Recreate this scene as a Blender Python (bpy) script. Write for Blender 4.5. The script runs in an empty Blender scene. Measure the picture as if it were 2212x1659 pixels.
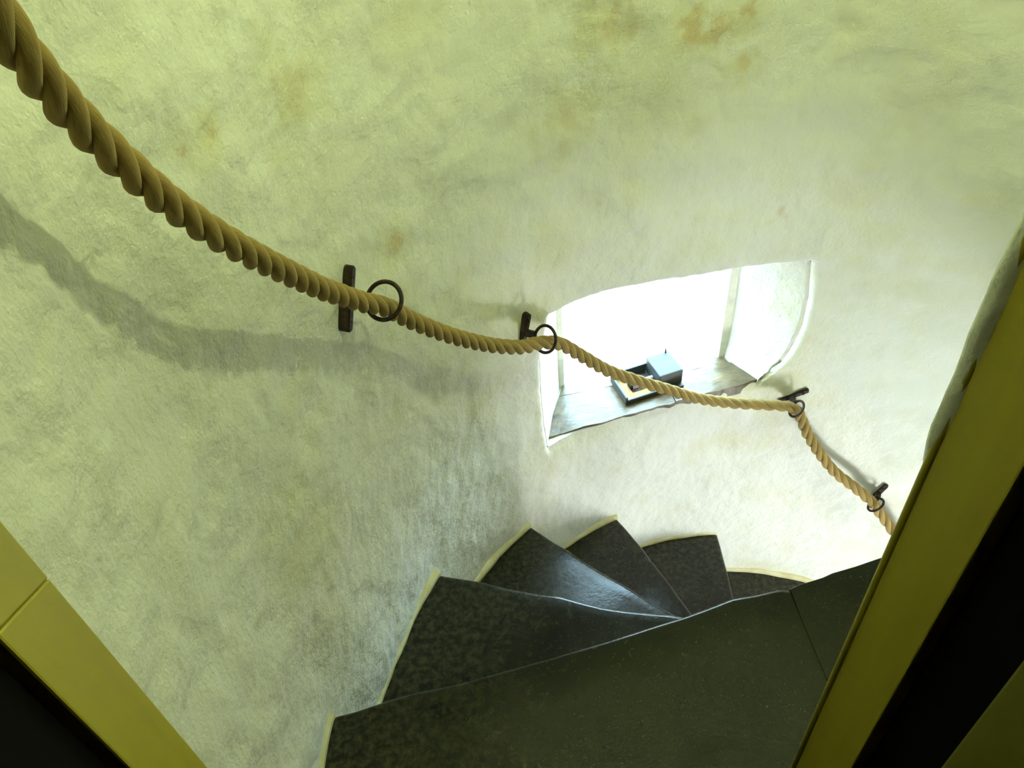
import bpy, bmesh, math, random
import numpy as np
from mathutils import Vector, Matrix

random.seed(4)
scene = bpy.context.scene
COL = scene.collection

# ------------------------------------------------------------------ camera
cam_data = bpy.data.cameras.new('camera')
cam = bpy.data.objects.new('camera', cam_data)
COL.objects.link(cam)
cam_data.sensor_width = 36.0
cam_data.lens = 1796.5 / 2212 * 36.0
cam_data.clip_start = 0.01
CR = Vector((0.99562617, -0.06558748, -0.06653427))
CU = Vector((0.09342658, 0.69895106, 0.70904082))
CF = Vector((0.0, 0.71215567, -0.70202159))
CP = Vector((-0.4915, -0.6340, 1.3048))
cam.matrix_world = Matrix(((CR.x, CU.x, -CF.x, CP.x), (CR.y, CU.y, -CF.y, CP.y),
                           (CR.z, CU.z, -CF.z, CP.z), (0, 0, 0, 1)))
scene.camera = cam

# ------------------------------------------------------------------ sky (daylight enters only by the small window)
SKY = 30.0
world = bpy.data.worlds.new('sky'); scene.world = world
world.use_nodes = True
wt = world.node_tree
bg = wt.nodes['Background']
bg.inputs['Strength'].default_value = SKY
_tc = wt.nodes.new('ShaderNodeTexCoord'); _sx = wt.nodes.new('ShaderNodeSeparateXYZ')
_rp = wt.nodes.new('ShaderNodeValToRGB')            # overcast sky above, pale ground below the horizon
wt.links.new(_tc.outputs['Generated'], _sx.inputs[0]); wt.links.new(_sx.outputs['Z'], _rp.inputs['Fac'])
_rp.color_ramp.elements[0].position = 0.0; _rp.color_ramp.elements[0].color = (0.26, 0.27, 0.24, 1)
_rp.color_ramp.elements[1].position = 0.03; _rp.color_ramp.elements[1].color = (0.56, 0.83, 1.0, 1)
wt.links.new(_rp.outputs['Color'], bg.inputs['Color'])

# window opening at the outer face: lower corners (left, right)
WBL = np.array([-0.372, 0.846]); WBR = np.array([0.045, 0.897])
WIN_Z0, WIN_Z1 = -0.175, 0.185
pd = bpy.data.lights.new('window_daylight_portal', 'AREA')
pd.shape = 'RECTANGLE'; pd.size = 0.40; pd.size_y = 0.35
pd.cycles.is_portal = True
portal = bpy.data.objects.new('window_daylight_portal', pd)
COL.objects.link(portal)
wd = (WBR - WBL) / np.linalg.norm(WBR - WBL)
wn = np.array([wd[1], -wd[0]])                      # into the stair
wc = (WBL + WBR) / 2 - wn * 0.03
px = Vector((wd[0], wd[1], 0)); pz = Vector((-wn[0], -wn[1], 0)); py = pz.cross(px)
portal.matrix_world = Matrix(((px.x, py.x, pz.x, wc[0]), (px.y, py.y, pz.y, wc[1]),
                              (px.z, py.z, pz.z, (WIN_Z0 + WIN_Z1) / 2), (0, 0, 0, 1)))

LAMP_POS = (-0.02, -0.115, 1.92)
LAMP_STRENGTH = 1220.0
LAMP_COLOR = (0.84, 1.0, 0.42)
LOWER_POS = (0.60, -0.36, -0.90)
LOWER_STRENGTH = 88.0
LOWER_COLOR = (0.93, 1.0, 0.93)

vs = scene.view_settings
vs.view_transform = 'Standard'; vs.look = 'None'; vs.gamma = 1.0
vs.use_curve_mapping = False
vs.exposure = 0.0
scene.cycles.use_denoising = True
scene.cycles.adaptive_threshold = 0.12; scene.cycles.caustics_reflective = False; scene.cycles.caustics_refractive = False
scene.cycles.max_bounces = 5; scene.cycles.diffuse_bounces = 4; scene.cycles.glossy_bounces = 2

# ------------------------------------------------------------------ numpy noise
_rng = np.random.default_rng(11)
_perm = _rng.permutation(256); _perm = np.concatenate([_perm, _perm, _perm])
_grad = _rng.normal(size=(256, 3)); _grad /= np.linalg.norm(_grad, axis=1)[:, None]

def perlin(P):
    P = np.asarray(P, float)
    i = np.floor(P).astype(int); f = P - i
    u = f * f * f * (f * (f * 6 - 15) + 10)
    i &= 255
    out = 0
    for dx in (0, 1):
        for dy in (0, 1):
            for dz in (0, 1):
                h = _perm[_perm[_perm[(i[:, 0] + dx) & 255] + ((i[:, 1] + dy) & 255)] + ((i[:, 2] + dz) & 255)]
                g = _grad[h & 255]
                d = f - np.array([dx, dy, dz])
                w = (u[:, 0] if dx else 1 - u[:, 0]) * (u[:, 1] if dy else 1 - u[:, 1]) * (u[:, 2] if dz else 1 - u[:, 2])
                out = out + w * (g * d).sum(1)
    return out

def fbm(P, octaves=4, gain=0.5):
    s, a = 0, 1.0
    P = np.asarray(P, float).copy()
    for _ in range(octaves):
        s = s + a * perlin(P); P = P * 2.03 + 17.3; a *= gain
    return s

# ------------------------------------------------------------------ materials
MATS = {}

class NT:
    def __init__(self, name):
        self.m = bpy.data.materials.new(name); self.m.use_nodes = True
        self.t = self.m.node_tree; self.t.nodes.clear()
        self.out = self.t.nodes.new('ShaderNodeOutputMaterial')
        MATS[name] = self.m
    def n(self, kind, **kw):
        o = self.t.nodes.new('ShaderNode' + kind)
        for k, v in kw.items():
            if k in o.inputs.keys() and not hasattr(o, k): o.inputs[k].default_value = v
            else: setattr(o, k, v)
        return o
    def l(self, a, b): self.t.links.new(a, b)
    def coord(self): return self.n('TexCoord').outputs['Object']
    def mapping(self, vec, scale):
        m = self.n('Mapping'); m.inputs['Scale'].default_value = scale
        self.l(vec, m.inputs['Vector']); return m.outputs[0]
    def noise(self, vec, scale, detail=4, rough=0.55, dist=0.0):
        o = self.n('TexNoise'); o.inputs['Scale'].default_value = scale
        o.inputs['Detail'].default_value = detail; o.inputs['Roughness'].default_value = rough
        o.inputs['Distortion'].default_value = dist
        self.l(vec, o.inputs['Vector']); return o.outputs['Fac']
    def ramp(self, fac, stops):
        o = self.n('ValToRGB'); e = o.color_ramp.elements
        while len(e) < len(stops): e.new(0.5)
        for k, (p, c) in enumerate(stops):
            e[k].position = p
            e[k].color = (c, c, c, 1) if not hasattr(c, '__len__') else (*c, 1)
        self.l(fac, o.inputs['Fac']); return o.outputs['Color']
    def mix(self, fac, a, b, blend='MIX'):
        o = self.n('MixRGB', blend_type=blend)
        for s, v in (('Fac', fac), ('Color1', a), ('Color2', b)):
            if hasattr(v, 'links') or hasattr(v, 'is_linked'): self.l(v, o.inputs[s])
            else: o.inputs[s].default_value = v if not hasattr(v, '__len__') else (*v, 1)
        return o.outputs['Color']
    def bump(self, h, strength, dist, normal=None):
        o = self.n('Bump'); o.inputs['Strength'].default_value = strength; o.inputs['Distance'].default_value = dist
        self.l(h, o.inputs['Height'])
        if normal is not None: self.l(normal, o.inputs['Normal'])
        return o.outputs['Normal']
    def bsdf(self, color, rough, normal=None, metallic=0.0, spec=0.5):
        b = self.n('BsdfPrincipled')
        for s, v in (('Base Color', color), ('Roughness', rough), ('Metallic', metallic), ('Specular IOR Level', spec)):
            if hasattr(v, 'is_linked'): self.l(v, b.inputs[s])
            else: b.inputs[s].default_value = v if not hasattr(v, '__len__') else (*v, 1)
        if normal is not None: self.l(normal, b.inputs['Normal'])
        self.l(b.outputs[0], self.out.inputs['Surface'])
        return b

def m_plaster():
    t = NT('limewashed_plaster'); c = t.coord()
    at = t.n('Attribute'); at.attribute_name = 'stain'
    sep = t.n('SeparateColor'); t.l(at.outputs['Color'], sep.inputs[0])
    base = t.mix(sep.outputs[0], (0.81, 0.81, 0.78), (0.71, 0.68, 0.48))      # yellow damp blotches
    base = t.mix(sep.outputs[1], base, (0.55, 0.36, 0.14))                     # rust-coloured spots
    base = t.mix(sep.outputs[2], base, (0.62, 0.62, 0.50))                     # grime in the hollows
    h1 = t.noise(c, 34, 4, 0.62, 0.0)
    nrm = t.bump(h1, 0.7, 0.008)
    d = t.n('BsdfDiffuse'); t.l(base, d.inputs['Color']); t.l(nrm, d.inputs['Normal'])      # matt limewash
    t.l(d.outputs[0], t.out.inputs['Surface'])

def paint_stains(me, P, spots=()):
    sm = lambda x, a, b: np.clip((x - a) / (b - a), 0, 1)
    y = 0.55 * sm(fbm(P * 3.1 + 40, 4, 0.6), 0.12, 0.55) + 0.25 * sm(fbm(P * 9 + 3, 4, 0.6), 0.0, 0.6)
    r = 0.35 * sm(fbm(P * 7.5 + 77, 4, 0.7), 0.7, 0.95)
    n38 = fbm(P * 38 + 5, 3, 0.6); n20 = fbm(P * 20 + 9, 3, 0.6)
    for (cx_, cy_, cz_, rr_, a_) in spots:
        d = np.sqrt(((P - np.array([cx_, cy_, cz_])) ** 2).sum(1))
        r = np.maximum(r, a_ * sm(1.0 - d / rr_ + 0.9 * n38, 0.35, 0.8))
        y = np.maximum(y, 0.7 * sm(1.0 - d / (rr_ * 2.2) + 0.8 * n20, 0.2, 0.9))
    g = 0.2 * sm(fbm(P * np.array([26, 26, 15.]) + 13, 4, 0.6), 0.15, 0.6)
    ca = me.color_attributes.new('stain', 'FLOAT_COLOR', 'POINT')
    arr = np.ones((len(P), 4)); arr[:, 0] = y; arr[:, 1] = r; arr[:, 2] = g
    ca.data.foreach_set('color', arr.ravel())

def m_skirt():
    t = NT('yellowed_plaster'); c = t.coord()
    col = t.mix(t.ramp(t.noise(c, 22, 5, 0.6), [(0.35, 0.0), (0.65, 1.0)]), (0.72, 0.69, 0.47), (0.60, 0.53, 0.27))
    t.bsdf(col, 0.6, t.bump(t.noise(c, 60, 4), 0.5, 0.004))

def m_slate():
    t = NT('dark_polished_slate'); c = t.coord()
    n1 = t.noise(c, 7, 6, 0.7, 0.6)
    col = t.mix(t.ramp(n1, [(0.38, 0.0), (0.66, 1.0)]), (0.0014, 0.0016, 0.0010), (0.0085, 0.0090, 0.0026))
    n2 = t.noise(c, 75, 3, 0.7)
    col = t.mix(t.ramp(n2, [(0.52, 0.0), (0.72, 0.75)]), col, (0.019, 0.020, 0.006))
    v = t.n('TexVoronoi'); v.inputs['Scale'].default_value = 130; t.l(c, v.inputs['Vector'])
    col = t.mix(t.ramp(v.outputs['Distance'], [(0.08, 0.5), (0.13, 0.0)]), col, (0.05, 0.055, 0.035))
    # the tread ends by the wall are never walked on: dusty and unpolished
    vm = t.n('VectorMath', operation='MULTIPLY'); vm.inputs[1].default_value = (1, 1, 0); t.l(c, vm.inputs[0])
    vl = t.n('VectorMath', operation='LENGTH'); t.l(vm.outputs[0], vl.inputs[0])
    ad = t.n('Math', operation='MULTIPLY_ADD'); t.l(n1, ad.inputs[0]); ad.inputs[1].default_value = 0.35; t.l(vl.outputs['Value'], ad.inputs[2])
    dust = t.ramp(ad.outputs[0], [(0.60, 0.0), (1.05, 0.8)])
    col = t.mix(dust, col, t.mix(t.ramp(n2, [(0.40, 0.0), (0.64, 1.0)]), (0.005, 0.005, 0.0025), (0.062, 0.060, 0.028)))
    rough = t.mix(dust, t.ramp(n1, [(0.3, 0.15), (0.75, 0.26)]), (0.40, 0.40, 0.40))
    nrm = t.bump(n2, 0.20, 0.0022)
    t.bsdf(col, rough, nrm, spec=0.30)

def m_sill():
    t = NT('grey_sill_slate'); c = t.coord()
    col = t.mix(t.ramp(t.noise(t.mapping(c, (1, 2.6, 1)), 26, 6, 0.65, 0.8), [(0.35, 0.0), (0.65, 1.0)]), (0.066, 0.047, 0.023), (0.140, 0.098, 0.050))
    col = t.mix(t.ramp(t.noise(c, 9, 3), [(0.5, 0.0), (0.7, 0.7)]), col, (0.18, 0.125, 0.055))
    nrm = t.bump(t.noise(t.mapping(c, (1, 3, 1)), 60, 5), 0.25, 0.003)
    t.bsdf(col, 0.34, nrm)

def m_rope():
    t = NT('hemp_rope'); c = t.coord()
    uv = t.n('TexCoord').outputs['UV']
    f = t.noise(t.mapping(uv, (60, 9, 1)), 1.0, 3, 0.6)
    col = t.mix(t.ramp(f, [(0.3, 0.0), (0.7, 1.0)]), (0.22, 0.145, 0.05), (0.38, 0.27, 0.105))
    col = t.mix(t.ramp(t.noise(c, 14, 3), [(0.4, 0.0), (0.75, 0.4)]), col, (0.42, 0.27, 0.10))
    nrm = t.bump(f, 0.5, 0.0012); nrm = t.bump(t.noise(c, 900, 2), 0.35, 0.0006, nrm)
    b = t.bsdf(col, 0.9, nrm, spec=0.1)
    b.inputs['Sheen Weight'].default_value = 0.35; b.inputs['Sheen Roughness'].default_value = 0.5
    b.inputs['Sheen Tint'].default_value = (0.9, 0.75, 0.45, 1)

def m_iron():
    t = NT('wrought_iron'); c = t.coord()
    col = t.mix(t.ramp(t.noise(c, 120, 4), [(0.45, 0.0), (0.7, 1.0)]), (0.018, 0.011, 0.009), (0.07, 0.035, 0.018))
    t.bsdf(col, 0.62, t.bump(t.noise(c, 260, 3), 0.4, 0.001), metallic=0.3)

def m_paint(name, a, b, rough=0.45):
    t = NT(name); c = t.coord()
    col = t.mix(t.ramp(t.noise(t.mapping(c, (1, 1, 0.12)), 18, 5), [(0.35, 0.0), (0.7, 1.0)]), a, b)
    t.bsdf(col, rough, t.bump(t.noise(t.mapping(c, (1, 1, 0.08)), 70, 4), 0.12, 0.002), spec=0.15)

def m_plain(name, col, rough=0.5, metallic=0.0, bump=0.1, spec=0.5):
    t = NT(name); c = t.coord()
    k = t.mix(t.ramp(t.noise(c, 40, 4), [(0.3, 0.0), (0.7, 1.0)]), tuple(x * 0.8 for x in col), col)
    t.bsdf(k, rough, t.bump(t.noise(c, 120, 3), bump, 0.001), metallic=metallic, spec=spec)

m_plaster(); m_skirt(); m_slate(); m_sill(); m_rope(); m_iron()
m_paint('cream_gloss_paint', (0.44, 0.375, 0.035), (0.38, 0.315, 0.028))
m_paint('shaded_cream_paint', (0.20, 0.185, 0.03), (0.17, 0.155, 0.025))  # darker copy of the cream, with the door leaf's shade in the colour
m_plain('shade_black_wood', (0.004, 0.003, 0.002), 0.9, spec=0.08)  # near-black stands in for the shade in the rebates
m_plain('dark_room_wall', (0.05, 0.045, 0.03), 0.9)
m_plain('grey_cast_metal', (0.05, 0.053, 0.053), 0.5, 0.3)
m_plain('amber_reflector', (0.24, 0.13, 0.02), 0.5, 0.2)
m_plain('black_plastic', (0.02, 0.02, 0.025), 0.4)
m_plain('red_insulation', (0.30, 0.03, 0.03), 0.5)
m_plain('leaded_window_metal', (0.45, 0.47, 0.46), 0.5, 0.2)
m_plain('white_window_paint', (0.85, 0.84, 0.74), 0.5)

def m_glass():
    t = NT('window_glass')
    tr = t.n('BsdfTransparent'); tr.inputs['Color'].default_value = (0.94, 0.97, 0.97, 1)
    gl = t.n('BsdfGlossy'); gl.inputs['Roughness'].default_value = 0.03
    mx = t.n('MixShader'); mx.inputs['Fac'].default_value = 0.06; t.l(tr.outputs[0], mx.inputs[1]); t.l(gl.outputs[0], mx.inputs[2])
    t.l(mx.outputs[0], t.out.inputs['Surface'])
m_glass()

def m_lamp(name, color, strength):
    t = NT(name)
    e = t.n('Emission'); e.inputs['Color'].default_value = (*color, 1); e.inputs['Strength'].default_value = strength
    t.l(e.outputs[0], t.out.inputs['Surface'])
m_lamp('lit_opal_glass', LAMP_COLOR, LAMP_STRENGTH)
m_lamp('lit_white_glass', LOWER_COLOR, LOWER_STRENGTH)

# ------------------------------------------------------------------ object helpers
def link(name, me, mat, parent=None, smooth=False, matrix=None):
    o = bpy.data.objects.new(name, me); COL.objects.link(o)
    if mat: me.materials.append(MATS[mat])
    if smooth: me.polygons.foreach_set('use_smooth', [True] * len(me.polygons))
    if parent is not None:
        o.parent = parent
        o.matrix_parent_inverse = parent.matrix_world.inverted()
    return o

def obj_pydata(name, v, f, mat, parent=None, smooth=False):
    me = bpy.data.meshes.new(name)
    me.from_pydata([tuple(map(float, a)) for a in v], [], f); me.update()
    return link(name, me, mat, parent, smooth)

def obj_bm(name, bm, mat, parent=None, smooth=False):
    me = bpy.data.meshes.new(name)
    bmesh.ops.recalc_face_normals(bm, faces=bm.faces)
    bm.to_mesh(me); bm.free()
    return link(name, me, mat, parent, smooth)

def empty(name, loc=(0, 0, 0)):
    o = bpy.data.objects.new(name, None); COL.objects.link(o)
    o.location = loc; o.empty_display_size = 0.05
    o.matrix_world = Matrix.Translation(loc)
    return o

def tag(o, label=None, cat=None, group=None, kind=None):
    if label: o['label'] = label
    if cat: o['category'] = cat
    if group: o['group'] = group
    if kind: o['kind'] = kind
    return o

def add_box_frame(bm, c, ax, ay, az, bevel=0.0, seg=2):
    """box centred at c with half-extent vectors ax, ay, az"""
    c, ax, ay, az = Vector(c), Vector(ax), Vector(ay), Vector(az)
    vs_ = [bm.verts.new(c + sx * ax + sy * ay + sz * az) for sz in (-1, 1) for sy in (-1, 1) for sx in (-1, 1)]
    fs = []
    for q in ((0, 2, 3, 1), (4, 5, 7, 6), (0, 1, 5, 4), (2, 6, 7, 3), (0, 4, 6, 2), (1, 3, 7, 5)):
        fs.append(bm.faces.new([vs_[i] for i in q]))
    if bevel > 0:
        es = list({e for f in fs for e in f.edges})
        bmesh.ops.bevel(bm, geom=es, offset=bevel, segments=seg, affect='EDGES', profile=0.6)

def box_obj(name, c, ax, ay, az, mat, parent=None, bevel=0.0, seg=2):
    bm = bmesh.new(); add_box_frame(bm, c, ax, ay, az, bevel, seg)
    return obj_bm(name, bm, mat, parent)

def tube_mesh(pts, rad, nseg=10, closed=False, cap=True, uv=False):
    """tube along points (N,3); rad scalar or array. parallel-transport frames"""
    P = np.asarray(pts, float); n = len(P)
    if closed: T = np.roll(P, -1, 0) - np.roll(P, 1, 0)
    else: T = np.gradient(P, axis=0)
    T /= np.linalg.norm(T, axis=1)[:, None]
    a = np.array([0, 0, 1.0]) if abs(T[0][2]) < 0.9 else np.array([1.0, 0, 0])
    N = np.cross(T[0], a); N /= np.linalg.norm(N)
    fr = []
    for k in range(n):
        N = N - T[k] * (N @ T[k]); N /= np.linalg.norm(N)
        fr.append((N.copy(), np.cross(T[k], N)))
    rad = np.broadcast_to(rad, (n,))
    v, f = [], []
    for k in range(n):
        for j in range(nseg):
            an = 2 * math.pi * j / nseg
            v.append(P[k] + rad[k] * (math.cos(an) * fr[k][0] + math.sin(an) * fr[k][1]))
    rows = n if closed else n - 1
    for k in range(rows):
        k2 = (k + 1) % n
        for j in range(nseg):
            j2 = (j + 1) % nseg
            f.append((k * nseg + j, k * nseg + j2, k2 * nseg + j2, k2 * nseg + j))
    if cap and not closed:
        f.append(tuple(range(nseg))[::-1]); f.append(tuple((n - 1) * nseg + j for j in range(nseg)))
    return v, f, fr

# ------------------------------------------------------------------ plan of the round stair wall (newel axis at the origin)
TH = np.array([-20, 30, 55, 64, 72, 84, 101, 108, 120, 129, 143, 153, 165, 174, 178, 182, 190, 200, 215], float)
RR = np.array([.80, .80, .798, .794, .791, .785, .776, .765, .755, .755, .755, .760, .772, .79, .81, .828, .848, .88, .95])

def Rbase(th):
    s = 0
    for d in (-3, -1.5, 0, 1.5, 3): s = s + np.interp(np.asarray(th, float) + d, TH, RR)
    return s / 5

def Rwall(th, z):
    w = np.clip((np.asarray(z) + .62) / .37, 0, 1); w = w * w * (3 - 2 * w)
    return Rbase(th) + 0.006 - .042 * np.exp(-((th - 102) / 15.0) ** 2) * w

# window opening edges in (angle, height)
def thL(z): return np.interp(z, [-.6, -.17, -.04, .07, .16, .23, .7], [123.2, 123.6, 124.1, 124.1, 123.4, 122.3, 122.0])
def thR(z): return np.interp(z, [-.6, -.17, -.157, -.109, -.049, .015, .097, .19, .7], [82.0, 82.3, 81.9, 78.5, 77.2, 76.5, 76.6, 77.4, 77.4])
ZB = -0.168
def zT(s): return np.interp(s, [0, .1, .25, .45, .66, .83, 1], [.227, .234, .234, .222, .201, .190, .192])

THMAX, THMIN = 206.0, -10.0
ZLO, ZHI = -2.2, 2.45
NA, NO, NB = 190, 110, 150
NZ0, NZ1, NZ2, NZ3 = 210, 62, 170, 24

WALL_SPOTS = [(-0.777, 0.115, 0.932, 0.022, 0.8), (-0.766, 0.148, 0.923, 0.02, 0.8), (-0.106, 0.73, 0.729, 0.05, 0.45), (-0.058, 0.744, 0.738, 0.04, 0.6), (-0.14, 0.721, 0.74, 0.05, 0.5),
              (-0.038, 0.75, 0.655, 0.03, 0.35), (-0.641, 0.403, 0.593, 0.03, 0.45), (-0.355, 0.653, 0.633, 0.05, 0.25), (-0.706, 0.293, 0.892, 0.05, 0.2), (-0.276, 0.681, 0.772, 0.06, 0.3)]
def build_wall():
    uu = np.concatenate([np.linspace(0, 1, NA + 1), 1 + np.linspace(0, 1, NO + 1)[1:], 2 + np.linspace(0, 1, NB + 1)[1:]])
    vv = np.concatenate([np.linspace(0, 1, NZ0 + 1), 1 + np.linspace(0, 1, NZ1 + 1)[1:], 2 + np.linspace(0, 1, NZ2 + 1)[1:],
                         3 + np.linspace(0, 1, NZ3 + 1)[1:]])
    U, V = np.meshgrid(uu, vv)
    so = np.clip(U - 1, 0, 1)
    zt = zT(so)
    Z = np.where(V <= 1, ZLO + (ZB - ZLO) * V, np.where(V <= 2, ZB + (zt - ZB) * (V - 1),
        np.where(V <= 3, zt + (1.3 - zt) * (V - 2), 1.3 + (ZHI - 1.3) * (V - 3))))
    L, R = thL(Z), thR(Z)
    T = np.where(U <= 1, THMAX + (L - THMAX) * U, np.where(U <= 2, L + (R - L) * (U - 1), R + (THMIN - R) * (U - 2)))
    rad = Rwall(T, Z)
    a = np.radians(T)
    P = np.stack([rad * np.cos(a), rad * np.sin(a), Z], -1).reshape(-1, 3)
    big = fbm(P * 4.2, 3) * 0.008
    mid = fbm(P * 13.0 + 5, 3) * 0.0058
    tro = fbm(P * np.array([42, 42, 20.]) + 9, 2) * 0.0020
    # rounded arris around the window opening
    Zf, Tf = Z.ravel(), T.ravel()
    dth = np.maximum(np.maximum(Tf - L.ravel(), R.ravel() - Tf), 0) * math.pi / 180 * 0.77
    dz = np.maximum(np.maximum(ZB - Zf, Zf - zt.ravel()), 0)
    d = np.hypot(dth, dz)
    rho = 0.022
    lip = np.where(d < rho, rho * (1 - np.sqrt(np.clip(1 - (1 - d / rho) ** 2, 0, 1))) * 0.55, 0)
    rr = rad.ravel() + big + mid + tro + lip
    X = np.stack([rr * np.cos(np.radians(Tf)), rr * np.sin(np.radians(Tf)), Zf], -1)
    nu, nv = len(uu), len(vv)
    idx = np.arange(nu * nv).reshape(nv, nu)
    faces = []
    for j in range(nv - 1):
        for i in range(nu - 1):
            if NA <= i < NA + NO and NZ0 <= j < NZ0 + NZ1: continue
            faces.append((idx[j, i], idx[j + 1, i], idx[j + 1, i + 1], idx[j, i + 1]))
    # embrasure: loop of the opening lofted outwards to the window frame
    lo = []
    for i in range(NA, NA + NO): lo.append((NZ0, i))
    for j in range(NZ0, NZ0 + NZ1): lo.append((j, NA + NO))
    for i in range(NA + NO, NA, -1): lo.append((NZ0 + NZ1, i))
    for j in range(NZ0 + NZ1, NZ0, -1): lo.append((j, NA))
    verts = [tuple(x) for x in X]
    prev = [int(idx[j, i]) for j, i in lo]
    front = X[prev]
    back = []
    for j, i in lo:
        s = (i - NA) / NO; t = (j - NZ0) / NZ1
        q = WBL + (WBR - WBL) * s
        back.append((q[0], q[1], WIN_Z0 + (WIN_Z1 - WIN_Z0) * t))
    back = np.array(back)
    K = 16
    for k in range(1, K + 1):
        t = k / K
        pts = front + (back - front) * t
        # bulge a little like hand-laid plaster
        off = fbm(pts * 14 + 31, 3)[:, None] * 0.005 * math.sin(math.pi * min(t * 1.0, 1.0))
        c = pts.mean(0); dirs = pts - c; dirs /= np.linalg.norm(dirs, axis=1)[:, None]
        pts = pts + dirs * off
        base = len(verts); verts += [tuple(x) for x in pts]
        cur = list(range(base, base + len(lo)))
        n = len(lo)
        for m in range(n):
            m2 = (m + 1) % n
            faces.append((prev[m], prev[m2], cur[m2], cur[m]))
        prev = cur
    o = obj_pydata('wall_round', verts, [tuple(int(x) for x in f) for f in faces], 'limewashed_plaster', smooth=True)
    paint_stains(o.data, np.array(verts), WALL_SPOTS)
    tag(o, 'curved white limewashed plaster wall of the stair turret', kind='structure')
build_wall()

# lower half of the shaft under the landing, floor of the shaft and ceiling
def arc_wall(name, t0, t1, z0, z1, n=48):
    v, f = [], []
    for k in range(n + 1):
        th = t0 + (t1 - t0) * k / n
        r_ = float(Rbase(th)) if th <= 206 else 0.9
        r_ = r_ + 0.006
        for z in (z0, z1): v.append((r_ * math.cos(math.radians(th)), r_ * math.sin(math.radians(th)), z))
    for k in range(n): f.append((2 * k, 2 * k + 1, 2 * k + 3, 2 * k + 2))
    return tag(obj_pydata(name, v, f, 'limewashed_plaster', smooth=True), 'white plaster shaft wall below the landing', kind='structure')
arc_wall('wall_lower', 204, 352, -2.2, -0.05)

def disc(name, z, r_, mat, lab):
    n = 48
    v = [(r_ * math.cos(2 * math.pi * k / n), r_ * math.sin(2 * math.pi * k / n), z + dz) for dz in (0, 0.05) for k in range(n)]
    f = [tuple(range(n))[::-1], tuple(range(n, 2 * n))] + [(k, (k + 1) % n, n + (k + 1) % n, n + k) for k in range(n)]
    return tag(obj_pydata(name, v, f, mat), lab, kind='structure')
disc('floor', -2.25, 0.83, 'dark_polished_slate', 'stone floor at the foot of the stair')
disc('ceiling', 2.44, 0.93, 'limewashed_plaster', 'white plaster ceiling over the stair head')

# ------------------------------------------------------------------ stair: landing slabs and winder steps
LAND = [(-0.8307, -0.0322), (-0.7906, -0.0253), (-0.7391, -0.0125), (-0.6944, -0.0034), (-0.624, 0.004), (-0.5527, 0.018), (-0.4661, 0.0348), (-0.3778, 0.0537), (-0.2874, 0.0746), (-0.2324, 0.0865), (-0.1662, 0.1056), (-0.1469, 0.1117), (-0.1049, 0.1146), (-0.0582, 0.1216), (-0.0434, 0.1182),
        (-0.0424, 0.1182), (-0.0173, 0.1275), (0.005, 0.1311), (0.0168, 0.1322), (0.0283, 0.1395), (0.0867, 0.1512), (0.1507, 0.1675), (0.30, 0.205), (0.50, 0.255), (0.79, 0.325)]
N1 = [(-0.6753, 0.3439), (-0.636, 0.3326), (-0.5935, 0.3198), (-0.5345, 0.296), (-0.483, 0.2797), (-0.4319, 0.2664), (-0.3822, 0.2466), (-0.3495, 0.2339), (-0.3002, 0.2203), (-0.2509, 0.2098), (-0.2117, 0.202), (-0.1929, 0.1962), (-0.03, 0.155)]
N2 = [(-0.4783, 0.5901), (-0.4357, 0.5482), (-0.3939, 0.5113), (-0.3689, 0.4835), (-0.3177, 0.4385), (-0.2651, 0.3915), (-0.2148, 0.344), (-0.1742, 0.3117), (0.03, 0.12)]
N3 = [(-0.2316, 0.7242), (-0.2103, 0.6818), (-0.1826, 0.6278), (-0.1672, 0.5895), (-0.1384, 0.529), (-0.1183, 0.4765), (-0.0951, 0.4231), (0.035, 0.10)]
N4 = [(0.0776, 0.7815), (0.0777, 0.7301), (0.0763, 0.6604), (0.0751, 0.6208), (0.0726, 0.5777), (0.06, 0.08)]
RISE = 0.20

def resample(pl, n):
    P = np.array(pl, float); d = np.concatenate([[0], np.cumsum(np.linalg.norm(np.diff(P, axis=0), axis=1))])
    t = np.linspace(0, d[-1], n)
    return np.stack([np.interp(t, d, P[:, 0]), np.interp(t, d, P[:, 1])], -1)

def extend_out(pl, e):
    P = np.array(pl, float); d = P[0] - P[1]; d /= np.linalg.norm(d)
    return np.vstack([P[0] + d * e, P])

def rot(pl, deg):
    c, s = math.cos(math.radians(deg)), math.sin(math.radians(deg))
    return [(x * c - y * s, x * s + y * c) for x, y in pl]

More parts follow.
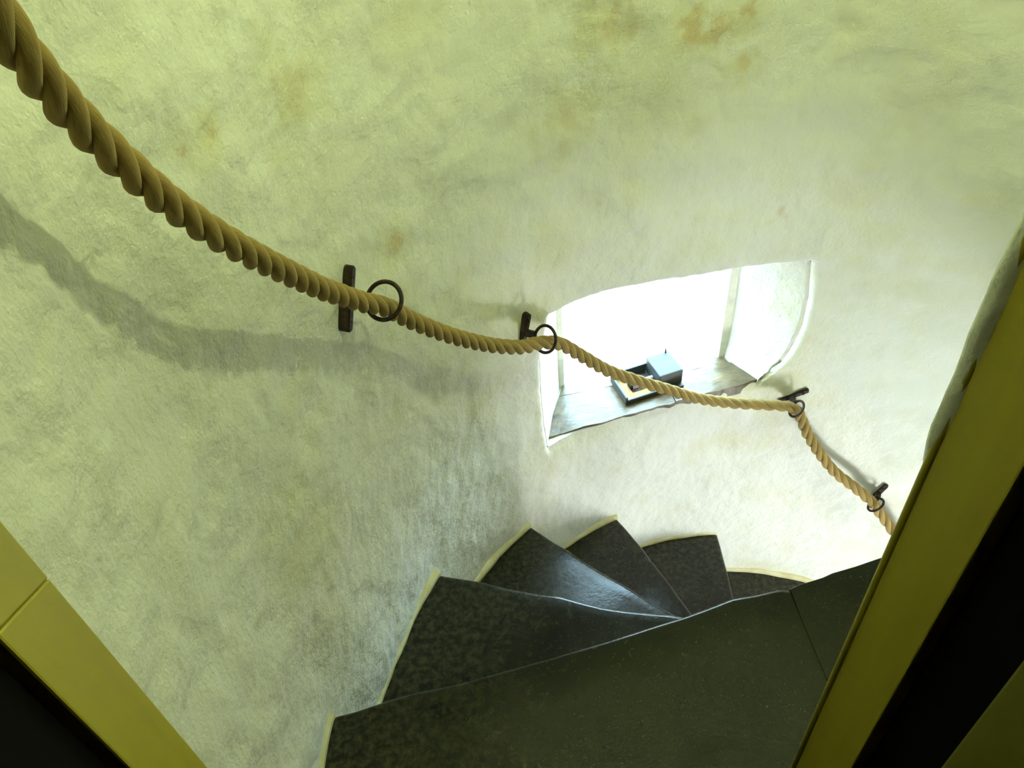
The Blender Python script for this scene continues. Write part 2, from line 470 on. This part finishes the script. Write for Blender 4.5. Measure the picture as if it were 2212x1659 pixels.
def slab(name, front, back, ztop, depth, parent, n=40, wear=0.006, seed=0.0, round_=0.010):
    """solid stone: front nosing polyline, back polyline (same sense, outer end first), rounded worn nosing"""
    F, B = resample(front, n), resample(back, n)
    tt = np.concatenate([[0.0], np.linspace(0.03, 1, 16)])
    prof = []                                   # (t across or metres from nosing, z) closed loop
    v = []
    for k in range(n):
        d = B[k] - F[k]; L = np.linalg.norm(d); d = d / max(L, 1e-6)
        rad = min(round_, L * 0.3)
        ring = []
        ring.append((F[k], ztop - depth)); ring.append((F[k], ztop - 0.05)); ring.append((F[k], ztop - rad))
        for an in (22, 45, 68, 90):
            an = math.radians(an)
            ring.append((F[k] + d * rad * (1 - math.cos(an)), ztop - rad * (1 - math.sin(an))))
        for t in np.linspace(0, 1, 12)[1:]:
            ring.append((F[k] + d * (rad + (L - rad) * t), ztop))
        ring.append((B[k], ztop - depth))
        for m, (q, z) in enumerate(ring): v.append([q[0], q[1], z, 1.0 if 3 <= m < len(ring) - 1 else 0.0])
        rl = len(ring)
    v = np.array(v)
    P = v[:, :3].copy()
    nz = fbm(P * 9 + seed, 3)
    P[:, 2] += v[:, 3] * nz * 0.0022
    P[:, 0:2] += (fbm(P * 12 + seed + 3, 2) * 0.0015)[:, None]
    # foot wear: the walked-on inner part of each tread slopes down to its nosing
    if wear > 0:
        for k in range(n):
            s = k / (n - 1)
            w = min(max((s - 0.12) / 0.35, 0), 1); w = w * w * (3 - 2 * w)
            for m in range(3, rl - 1):
                i = k * rl + m
                dist = float(np.linalg.norm(v[i, :2] - v[k * rl, :2]))
                P[i, 2] += wear * (0.7 + 1.5 * s) * w * min(dist, 0.16)
    f = []
    for k in range(n - 1):
        for m in range(rl):
            m2 = (m + 1) % rl
            f.append((k * rl + m, (k + 1) * rl + m, (k + 1) * rl + m2, k * rl + m2))
    f.append(tuple(range(rl))); f.append(tuple((n - 1) * rl + m for m in range(rl))[::-1])
    o = obj_pydata(name, P, f, 'dark_polished_slate', parent, smooth=True)
    md = o.modifiers.new('edge', 'EDGE_SPLIT'); md.split_angle = math.radians(50)
    return o

stair = empty('staircase', (0, 0, -2.2))
tag(stair, 'dark polished slate winding stair turning down around the turret', 'staircase')
JN = 15
jl = LAND[:JN]; jr = LAND[JN:]
slab('landing_slab', extend_out(jl, 0.05), [(-0.98, -0.78), (-0.0045, -0.62)], 0.0, 0.18, stair, n=60, wear=0.0, seed=1)
slab('landing_slab', jr, [(-0.0035, -0.62), (0.95, -0.47)], 0.0, 0.18, stair, n=40, wear=0.0, seed=2, round_=0.003)
nos = [LAND, N1, N2, N3, N4]
for k in range(5, 10): nos.append(rot(N4, -24.0 * (k - 4)))
for k in range(1, 10):
    fr = extend_out(nos[k], 0.03)
    pr = nos[k - 1] if k > 1 else LAND[:13] + [(-0.05, 0.09)]
    pr = extend_out(pr, 0.03)
    # back edge tucked 4 cm under the step above
    B = resample(pr, 40); F = resample(fr, 40)
    d = B - F; L = np.linalg.norm(d, axis=1)[:, None]
    B = B + d / np.maximum(L, 1e-6) * 0.035
    slab('step', fr, B, -RISE * k, RISE - 0.012, stair, n=56, wear=0.07, seed=5.0 * k)
# newel drum the steps wind around
v, f, _ = tube_mesh([(0.045, 0.02, -2.2), (0.045, 0.02, -1.2), (0.045, 0.02, -0.19)], 0.05, 28)
obj_pydata('newel', v, f, 'dark_polished_slate', stair, smooth=False)

# plaster fillet (skirting) run along each tread against the wall
def ang(p): 
    a = math.degrees(math.atan2(p[1], p[0])); return a + 360 if a < -90 else a
trim_root = empty('trim_1', (0, 0, -2.0)); tag(trim_root, 'yellowed plaster fillet along the tread ends', kind='structure')
for k in range(0, 9):
    a1 = ang(nos[k][0]); a0 = ang(nos[k - 1][0]) + 1.0 if k else 199.0
    z0 = -RISE * k
    n = 18; v, f = [], []
    ths = np.linspace(a0, a1 + 0.1, n)
    for j, th in enumerate(ths):
        Rb = float(Rbase(th)); w = 0.004 * perlin([[th * .3, k * 3.1, 1.7]])[0]
        hgt = 0.014 + 0.006 * perlin([[th * .2, k * 2.7, 8.2]])[0]
        prof = [(Rb - 0.001 + w, z0 - 0.02), (Rb + w, z0 + hgt * 0.55), (Rb + 0.004 + w, z0 + hgt * 0.9), (Rb + 0.022, z0 + hgt * 1.35), (Rb + 0.03, z0 - 0.02)]
        if j == n - 1: prof = [(p_[0], p_[1]) for p_ in prof]
        for r_, z in prof: v.append((r_ * math.cos(math.radians(th)), r_ * math.sin(math.radians(th)), z))
    for j in range(n - 1):
        for m in range(5):
            f.append((j * 5 + m, j * 5 + (m + 1) % 5, (j + 1) * 5 + (m + 1) % 5, (j + 1) * 5 + m))
    f.append((0, 1, 2, 3, 4)[::-1]); f.append(tuple((n - 1) * 5 + m for m in range(5)))
    obj_pydata('fillet', v, f, 'yellowed_plaster', trim_root, smooth=False)

# ------------------------------------------------------------------ window: sill slabs, frame, pane
win = empty('window_1', ((WBL[0] + WBR[0]) / 2, (WBL[1] + WBR[1]) / 2, WIN_Z0))
tag(win, 'small deep-set turret window flooded with daylight', kind='structure')
SZ = -0.163
FL, FR_ = np.array([-0.421, 0.667]), np.array([0.109, 0.789])
BL_, BR_ = np.array([-0.366, 0.838]), np.array([0.042, 0.888])
def sill_piece(quad, seed, dz=0.0):
    n, m = 22, 12
    a, b, c, d = [np.array(q, float) for q in quad]      # front-left, front-right, back-right, back-left
    v = []
    for j in range(m + 1):
        for i in range(n + 1):
            s, t = i / n, j / m
            q = (a * (1 - s) + b * s) * (1 - t) + (d * (1 - s) + c * s) * t
            v.append([q[0], q[1], SZ + dz])
    P = np.array(v)
    P[:, 2] += fbm(P * 16 + seed, 3) * 0.0025
    edge = np.array([1.0 if j == 0 else 0.0 for j in range(m + 1) for i in range(n + 1)])
    P[:, :2] += (edge * perlin(P * 30 + seed))[:, None] * np.array([-0.2, 1.0]) * 0.007
    nt = len(P)
    Q = P.copy(); Q[:, 2] = SZ - 0.03
    V = np.vstack([P, Q]); f = []
    W_ = n + 1
    for j in range(m):
        for i in range(n):
            f.append((j * W_ + i, j * W_ + i + 1, (j + 1) * W_ + i + 1, (j + 1) * W_ + i))
    for i in range(n):
        f.append((i, nt + i, nt + i + 1, i + 1)); k0 = m * W_
        f.append((k0 + i, k0 + i + 1, nt + k0 + i + 1, nt + k0 + i))
    for j in range(m):
        f.append((j * W_, (j + 1) * W_, nt + (j + 1) * W_, nt + j * W_)); k0 = n
        f.append((j * W_ + k0, nt + j * W_ + k0, nt + (j + 1) * W_ + k0, (j + 1) * W_ + k0))
    return obj_pydata('sill_slab', V, f, 'grey_sill_slate', win, smooth=False)
def lerp2(s, t): return (FL * (1 - s) + FR_ * s) * (1 - t) + (BL_ * (1 - s) + BR_ * s) * t
# front slab in two lengths and a narrow back course
g_ = 0.004
sill_piece((lerp2(0, 0), lerp2(0.60, 0), lerp2(0.60, .73), lerp2(0, .75)), 3)
sill_piece((lerp2(0.60 + g_, 0), lerp2(1, 0), lerp2(1, .70), lerp2(0.60 + g_, .73 )), 8, 0.001)
sill_piece((lerp2(0, .77), lerp2(1, .72), lerp2(1, 1), lerp2(0, 1)), 13, -0.002)
up = Vector((0, 0, 1)); WD = Vector((wd[0], wd[1], 0)); WN = Vector((wn[0], wn[1], 0))
wlen = float(np.linalg.norm(WBR - WBL)); wcc = (WBL + WBR) / 2
zc = (WIN_Z0 + WIN_Z1) / 2; hh = (WIN_Z1 - WIN_Z0) / 2
ctr = Vector((wcc[0], wcc[1], zc))
for s in (-1, 1):
    box_obj('frame_stile', ctr + WD * s * (wlen / 2 + 0.004), WD * 0.014, WN * 0.012, up * (hh + 0.018), 'white_window_paint', win, 0.003)
    box_obj('frame_rail', ctr + up * s * (hh + 0.004), WD * (wlen / 2 - 0.010), WN * 0.012, up * 0.014, 'white_window_paint', win, 0.003)
box_obj('window_pane', ctr - WN * 0.004, WD * (wlen / 2), WN * 0.002, up * hh, 'window_glass', win)

# ------------------------------------------------------------------ door wall (chord across the shaft), frame and open door
JL = Vector((-0.81, -0.31, 0)); JR = Vector((-0.148, -0.205, 0))
DU = (JR - JL).normalized()
DN = Vector((DU.y, -DU.x, 0))                      # towards the dark room
HEAD = 1.80
def dbox(name, u0, u1, s0, s1, z0, z1, mat, parent=None, bevel=0.0, seg=2, origin=JL):
    c = origin + DU * (u0 + u1) / 2 + DN * (s0 + s1) / 2 + up * (z0 + z1) / 2
    return box_obj(name, c, DU * (u1 - u0) / 2, DN * (s1 - s0) / 2, up * (z1 - z0) / 2, mat, parent, bevel, seg)
OW = (JR - JL).length
BT = 0.030                                        # thickness of jamb boards
# masonry either side and above
def wall_front():
    bm = bmesh.new()
    def add(u0, u1, s0, s1, z0, z1):
        c = JL + DU * (u0 + u1) / 2 + DN * (s0 + s1) / 2 + up * (z0 + z1) / 2
        add_box_frame(bm, c, DU * (u1 - u0) / 2, DN * (s1 - s0) / 2, up * (z1 - z0) / 2)
    add(OW + BT, 1.75, 0.012, 0.20, 0.001, 2.46)
    add(-0.45, -BT, 0.012, 0.20, 0.001, 2.46)
    add(-BT, OW + BT, 0.012, 0.20, HEAD + BT, 2.46)
    return tag(obj_bm('wall_front', bm, 'limewashed_plaster'), 'white plastered wall holding the door frame', kind='structure')
wall_front()
# lumpy plaster return against the right-hand jamb (bulges past the frame edge)
def plaster_return():
    n, m = 90, 8
    v, f = [], []
    for j in range(n + 1):
        z = -0.0 + 1.8 * j / n
        w = 0.5 + 0.5 * math.sin(0)
        bul = np.interp(z, [0, .70, .735, .76, .80, .84, .87, .90, .93, .97, 1.05, 1.2, 1.8], [-.012, -.012, .000, .0045, .0075, .0060, .007, .008, .009, .005, .002, -.006, -.008])
        bul += 0.0026 * perlin([[z * 52, 2.2, 7.1]])[0]
        for k in range(m + 1):
            an = math.pi * k / m
            u = OW + 0.030 - (0.030 + bul) * math.sin(an)
            s = 0.014 - 0.030 * (1 - math.cos(an)) / 2 - 0.004 * math.sin(an) + 0.002 * perlin([[z * 22, k * 1.3, 3.3]])[0]
            q = JL + DU * u + DN * s
            v.append((q.x, q.y, z))
    for j in range(n):
        for k in range(m):
            f.append((j * (m + 1) + k, j * (m + 1) + k + 1, (j + 1) * (m + 1) + k + 1, (j + 1) * (m + 1) + k))
    return tag(obj_pydata('trim_2', v, f, 'limewashed_plaster', smooth=True), 'lumpy plaster return along the right door post', kind='structure')
plaster_return()

door = empty('door_1', (JL + JR) / 2); tag(door, 'cream painted wooden door frame and open door', kind='structure')
RV = 0.066
# jamb boards; the left one is scarfed from two lengths
lower = dbox('jamb_board', -BT, 0.0, 0.0, RV, 0.0, 0.845, 'cream_gloss_paint', door, 0.002)
upper = dbox('jamb_board', -BT, 0.0, 0.0, RV, 0.8458, HEAD, 'cream_gloss_paint', door, 0.002)
for o in (lower, upper):                          # slanting scarf joint
    for vt in o.data.vertices:
        if 0.7 < vt.co.z < 0.9: vt.co.z += 0.042 * (vt.co - JL).dot(DN) / RV
dbox('jamb_board', OW, OW + BT, 0.0, 0.075, 0.0, HEAD, 'cream_gloss_paint', door, 0.002)
dbox('head_board', -BT, OW + BT, 0.0, RV, HEAD + 0.0005, HEAD + BT, 'cream_gloss_paint', door, 0.002)
# bead along the front arris of the right jamb
def bead(u, s):
    q = JL + DU * u + DN * s
    v, f, _ = tube_mesh([(q.x, q.y, z) for z in (0.0, 0.6, 1.2, HEAD)], 0.0045, 12)
    return obj_pydata('bead', v, f, 'cream_gloss_paint', door, smooth=True)
bead(OW + 0.0010, -0.001)
# rebates behind the boards; their shade is put into the near-black colour
dbox('rebate_post', -BT - 0.03, -BT + 0.020, RV + 0.001, 0.30, 0.0, HEAD, 'shade_black_wood', door, 0.004)
dbox('rebate_post', OW + 0.016, OW + BT + 0.05, 0.076, 0.149, 0.0, HEAD, 'shade_black_wood', door, 0.004)
# door leaf swung back into the room on the right
leaf = dbox('door_leaf', OW + 0.004, OW + 0.044, 0.150, 0.85, 0.012, HEAD - 0.01, 'shaded_cream_paint', door, 0.003)
for z in (0.62, 0.95):
    q = JL + DU * (-BT + 0.017) + DN * (RV + 0.012)
    v, f, _ = tube_mesh([(q.x, q.y, z - 0.03), (q.x, q.y, z + 0.03)], 0.005, 12)
    obj_pydata('hinge', v, f, 'wrought_iron', door, smooth=False)

# dark room behind the door
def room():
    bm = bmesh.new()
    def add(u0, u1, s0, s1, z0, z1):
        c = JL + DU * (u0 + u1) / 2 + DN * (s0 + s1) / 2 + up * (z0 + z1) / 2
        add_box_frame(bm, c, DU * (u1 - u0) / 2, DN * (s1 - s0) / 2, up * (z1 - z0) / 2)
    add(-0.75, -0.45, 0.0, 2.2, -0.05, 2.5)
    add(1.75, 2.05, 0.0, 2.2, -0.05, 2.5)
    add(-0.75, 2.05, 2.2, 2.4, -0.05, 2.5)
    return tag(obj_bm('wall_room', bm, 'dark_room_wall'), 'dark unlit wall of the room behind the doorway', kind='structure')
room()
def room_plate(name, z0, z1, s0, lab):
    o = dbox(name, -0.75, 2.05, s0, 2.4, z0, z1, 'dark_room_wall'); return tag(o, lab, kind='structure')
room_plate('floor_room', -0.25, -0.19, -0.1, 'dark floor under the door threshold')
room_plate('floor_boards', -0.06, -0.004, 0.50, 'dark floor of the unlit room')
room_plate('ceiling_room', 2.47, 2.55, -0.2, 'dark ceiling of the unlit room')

# ------------------------------------------------------------------ rope handrail: three strands laid right-handed
ROPE = [(-0.872, -0.282, 1.345), (-0.815, -0.232, 1.285), (-0.772, -0.178, 1.215), (-0.7572, -0.1508, 1.1653), (-0.7569, -0.1434, 1.1418), (-0.7583, -0.1336, 1.1163), (-0.7608, -0.113, 1.082), (-0.76, -0.096, 1.0508), (-0.7527, -0.0667, 0.9953), (-0.7456, -0.0333, 0.9429), (-0.7288, 0.0144, 0.8726), (-0.7022, 0.1266, 0.7394), (-0.689, 0.1766, 0.6848), (-0.6735, 0.221, 0.6355), (-0.6538, 0.2639, 0.5894), (-0.6278, 0.3149, 0.518), (-0.5821, 0.3796, 0.4273), (-0.5246, 0.4528, 0.3344), (-0.4689, 0.5103, 0.2701), (-0.4320, 0.5500, 0.2400), (-0.3915, 0.5800, 0.2070), (-0.3477, 0.6060, 0.1470), (-0.2888, 0.6320, 0.0720), (-0.2220, 0.6550, 0.0105), (-0.1440, 0.6800, -0.0530), (-0.0605, 0.7060, -0.1200), (0.0235, 0.7230, -0.1640), (0.1027, 0.7275, -0.1860), (0.1600, 0.7230, -0.1938), (0.1918, 0.7185, -0.2082), (0.2086, 0.7153, -0.2387), (0.2311, 0.7062, -0.2898), (0.2727, 0.6904, -0.3574), (0.3148, 0.6737, -0.4117), (0.364, 0.6528, -0.4518), (0.4095, 0.6308, -0.4909), (0.4348, 0.6148, -0.5253), (0.4562, 0.5993, -0.5523), (0.4741, 0.5816, -0.5779), (0.5019, 0.5554, -0.6209), (0.5471, 0.5115, -0.7165), (0.615, 0.415, -0.86), (0.685, 0.26, -1.04), (0.745, 0.20, -1.15)]
def catmull(P, step):
    P = np.array(P, float); P = np.vstack([2 * P[0] - P[1], P, 2 * P[-1] - P[-2]])
    out = []
    for i in range(1, len(P) - 2):
        p0, p1, p2, p3 = P[i - 1:i + 3]
        n = max(3, int(np.linalg.norm(p2 - p1) / 0.004))
        t = np.linspace(0, 1, n, endpoint=False)[:, None]
        out.append(0.5 * (2 * p1 + (p2 - p0) * t + (2 * p0 - 5 * p1 + 4 * p2 - p3) * t ** 2 + (3 * p1 - p0 - 3 * p2 + p3) * t ** 3))
    Q = np.vstack(out + [P[-2][None]])
    for _ in range(3): Q[1:-1] = 0.25 * Q[:-2] + 0.5 * Q[1:-1] + 0.25 * Q[2:]
    d = np.concatenate([[0], np.cumsum(np.linalg.norm(np.diff(Q, axis=0), axis=1))])
    t = np.arange(0, d[-1], step)
    return np.stack([np.interp(t, d, Q[:, k]) for k in range(3)], -1)
RC = catmull(ROPE, 0.0035)
rope = empty('rope_handrail', tuple(RC[-1]))
tag(rope, 'thick twisted hemp rope slung along the white wall as a handrail', 'rope')
def rope_frames(P):
    T = np.gradient(P, axis=0); T /= np.linalg.norm(T, axis=1)[:, None]
    N = np.cross(T[0], [0, 0, 1.0]); N /= np.linalg.norm(N); fr = []
    for k in range(len(P)):
        N = N - T[k] * (N @ T[k]); N /= np.linalg.norm(N); fr.append((N.copy(), np.cross(T[k], N)))
    return T, fr
RT, RF = rope_frames(RC)
PITCH, HR, SR = 0.090, 0.0072, 0.0070
for sidx in range(3):
    s = np.arange(len(RC)) * 0.0035
    ph = 2 * math.pi * (s / PITCH + sidx / 3)
    pts = np.array([RC[k] + HR * (math.cos(ph[k]) * RF[k][0] + math.sin(ph[k]) * RF[k][1]) for k in range(len(RC))])
    nseg = 14
    v, f, _ = tube_mesh(pts, SR, nseg)
    o = obj_pydata('strand', v, f, 'hemp_rope', rope, smooth=True)
    me = o.data; uvl = me.uv_layers.new(name='uv')
    li = np.zeros(len(me.loops), int); me.loops.foreach_get('vertex_index', li)
    row = li // nseg; colj = li % nseg
    uvs = np.stack([colj / nseg + row * 0.0035 * 4, row * 0.0035 * 10], -1)
    uvl.data.foreach_set('uv', uvs.ravel())

# ------------------------------------------------------------------ iron rope brackets
def bracket(top, direc, length, ring_at, label, ring_r=0.0262):
    top = np.array(top); direc = np.array(direc, float); direc /= np.linalg.norm(direc)
    mid = top + direc * length / 2
    nrm = np.array([-mid[0], -mid[1], 0]); nrm /= np.linalg.norm(nrm)
    direc = direc - nrm * (direc @ nrm); direc /= np.linalg.norm(direc)
    side = np.cross(direc, nrm)
    root = empty('rope_bracket', tuple(mid)); tag(root, label, 'bracket', 'iron brackets carrying the rope')
    # plate: rounded-end flat bar against the wall
    bm = bmesh.new(); w = 0.0063; n = 7; out = []
    for e, sg in ((0, -1), (1, 1)):
        for k in range(n + 1):
            an = math.pi * k / n
            cx = w * math.cos(an) * (1 if e == 0 else -1); cy = w * math.sin(an) * sg
            q = (top if e == 0 else top + direc * length) - direc * (w * (-1 if e == 0 else 1)) * 1.0
            out.append(q + side * cx + direc * cy)
    lo = [bm.verts.new(Vector(q - nrm * 0.012)) for q in out]; hi = [bm.verts.new(Vector(q + nrm * 0.006)) for q in out]
    nn = len(out)
    bm.faces.new(lo[::-1]); ft = bm.faces.new(hi)
    for k in range(nn): bm.faces.new((lo[k], lo[(k + 1) % nn], hi[(k + 1) % nn], hi[k]))
    bmesh.ops.bevel(bm, geom=list(ft.edges), offset=0.0018, segments=2, affect='EDGES')
    plate = obj_bm('wall_plate', bm, 'wrought_iron', root)
    # ring around the rope
    i = int(np.argmin(np.linalg.norm(RC - np.array(ring_at), axis=1)))
    T = RT[max(i - 6, 0):i + 7].mean(0); T /= np.linalg.norm(T)
    u = np.array([0, 0, 1.0]); u = u - T * (u @ T); u /= np.linalg.norm(u)
    tow = nrm - T * (nrm @ T); tow /= np.linalg.norm(tow)
    c = RC[i] + u * min(0.0078, ring_r - 0.0031 - 0.0145)
    w2 = np.cross(T, u)
    ring = [c + ring_r * (math.cos(a) * u + math.sin(a) * w2) for a in np.linspace(0, 2 * math.pi, 40, endpoint=False)]
    v, f, _ = tube_mesh(ring, 0.0031, 10, closed=True)
    obj_pydata('ring', v, f, 'wrought_iron', root, smooth=True)
    # arm from plate to ring
    k = int(np.argmin([np.linalg.norm(q - mid) for q in ring])); tip = ring[k]
    a0 = mid + nrm * 0.002
    d = tip - a0; L = np.linalg.norm(d); d /= L
    sd = np.cross(d, direc); sd /= np.linalg.norm(sd); dd = np.cross(sd, d)
    bm = bmesh.new(); add_box_frame(bm, (a0 + tip) / 2, d * (L / 2), sd * 0.0058, dd * 0.0066, 0.0015)
    obj_bm('arm', bm, 'wrought_iron', root)
    for sg in (-1, 1):
        q = mid + direc * sg * length * 0.33 + nrm * 0.0065
        v, f, _ = tube_mesh([q - nrm * 0.003, q + nrm * 0.0005, q + nrm * 0.0022], [0.0036, 0.0034, 0.0012], 10)
        obj_pydata('screw_head', v, f, 'wrought_iron', plate, smooth=False)
    return root

def on_wall(p, extra=0.004):
    th = ang(p); r_ = float(Rwall(th, p[2])) - extra
    return np.array([r_ * math.cos(math.radians(th)), r_ * math.sin(math.radians(th)), p[2]])
b1t, b1b = on_wall((-.6962, .3119, .6303)), on_wall((-.7173, .2699, .550))
bracket(b1t, b1b - b1t, 0.095, (-0.6571, 0.2592, 0.596), 'black iron bracket and ring nearest the doorway, where the rope looks thickest')
b2t, b2b = on_wall((-.4483, .6075, .2694)), on_wall((-.4636, .5959, .207))
bracket(b2t, b2b - b2t, 0.086, (-0.4209, 0.556, 0.236), 'iron bracket and ring beside the left edge of the bright window')
b3t, b3b = on_wall((.2294, .7564, -.1807)), on_wall((.1728, .7692, -.222))
bracket(b3t, b3b - b3t, 0.088, (0.190, 0.7185, -0.2075), 'rusty iron bracket below the right edge of the window, rope bending down at it', 0.0215)
b4t, b4b = on_wall((.453, .6567, -.4606)), on_wall((.4357, .6675, -.5329))
bracket(b4t, b4b - b4t, 0.088, (0.4180, 0.6260, -0.503), 'lowest iron rope bracket, beside the right door post', 0.0215)

# ------------------------------------------------------------------ floodlight lying on the sill
fl = empty('floodlight', (-0.15, 0.80, SZ))
tag(fl, 'small grey metal floodlight lying on the window sill behind the rope', 'floodlight')
A = Vector((-0.2226, 0.7434, SZ + 0.002)); ex = Vector((0.155, 0.046, 0)).normalized(); ey = Vector((-ex.y, ex.x, 0)); ez = up
LX, LY = 0.158, 0.088
def fbox(name, x0, x1, y0, y1, z0, z1, mat, parent=fl, bev=0.0015):
    c = A + ex * (x0 + x1) / 2 + ey * (y0 + y1) / 2 + ez * (z0 + z1) / 2
    return box_obj(name, c, ex * (x1 - x0) / 2, ey * (y1 - y0) / 2, ez * (z1 - z0) / 2, mat, parent, bev)
body = fbox('base_plate', 0, LX, 0, LY, 0, 0.004, 'grey_cast_metal')
fbox('rim', 0, 0.006, 0, LY, 0.0041, 0.024, 'grey_cast_metal')
fbox('rim', 0.0062, 0.095, 0, 0.005, 0.0041, 0.013, 'grey_cast_metal')
fbox('rim', 0.0062, 0.095, LY - 0.005, LY, 0.0041, 0.030, 'grey_cast_metal')
fbox('reflector', 0.0065, 0.030, 0.006, LY - 0.006, 0.0042, 0.010, 'amber_reflector')
fbox('reflector', 0.031, 0.094, 0.006, 0.026, 0.0042, 0.007, 'amber_reflector')
gear = fbox('gear_housing', 0.0955, LX, 0.012, LY, 0.0041, 0.047, 'grey_cast_metal', bev=0.003)
def fpt(x, y, z): q = A + ex * x + ey * y + ez * z; return (q.x, q.y, q.z)
v, f, _ = tube_mesh([fpt(0.034, 0.046, 0.016), fpt(0.094, 0.046, 0.016)], 0.0055, 14); obj_pydata('lamp_tube', v, f, 'leaded_window_metal', fl, smooth=False)
fbox('lamp_holder', 0.0312, 0.0372, 0.036, 0.056, 0.0042, 0.026, 'black_plastic')
v, f, _ = tube_mesh(catmull([fpt(0.036, 0.034, 0.008), fpt(0.05, 0.031, 0.013), fpt(0.068, 0.034, 0.010), fpt(0.094, 0.030, 0.012)], 0.003), 0.0018, 8); obj_pydata('wire', v, f, 'red_insulation', fl, smooth=True)
v, f, _ = tube_mesh([fpt(LX - 0.01, LY - 0.004, 0.045), fpt(LX - 0.01, LY - 0.004, 0.060)], [0.0024, 0.0014], 10); obj_pydata('terminal_pin', v, f, 'black_plastic', gear, smooth=False)

# ------------------------------------------------------------------ bulkhead lamps (out of view): one over the door, one on the shaft wall under the landing
def wall_lamp(pos, wallp, r_, mat, label):
    lp = Vector(pos); wallp = Vector(wallp); nd = (lp - wallp).normalized()
    lamp = empty('wall_lamp', tuple(wallp)); tag(lamp, label, 'lamp')
    v, f, _ = tube_mesh([tuple(wallp), tuple(wallp + nd * 0.018), tuple(wallp + nd * 0.022)], [r_ * 1.9, r_ * 1.85, r_ * 1.5], 28)
    obj_pydata('lamp_base', v, f, 'grey_cast_metal', lamp, smooth=False)
    bm = bmesh.new(); bmesh.ops.create_uvsphere(bm, u_segments=24, v_segments=14, radius=r_, matrix=Matrix.Translation(lp))
    obj_bm('lamp_globe', bm, mat, lamp, smooth=True)
    v, f, _ = tube_mesh([tuple(wallp + nd * 0.02), tuple(lp - nd * r_ * 0.85)], r_ * 0.4, 14)
    obj_pydata('lamp_neck', v, f, 'grey_cast_metal', lamp, smooth=False)
lp = Vector(LAMP_POS); uw = (lp - JL).dot(DU)
wall_lamp(lp, JL + DU * uw + up * lp.z + DN * 0.012, 0.022, 'lit_opal_glass', 'round opal bulkhead lamp on the wall above the door')
lp = Vector(LOWER_POS); wl = Vector((lp.x, lp.y, 0)).normalized() * 0.87
wall_lamp(lp, (wl.x, wl.y, lp.z), 0.125, 'lit_white_glass', 'round white bulkhead lamp on the shaft wall under the landing')
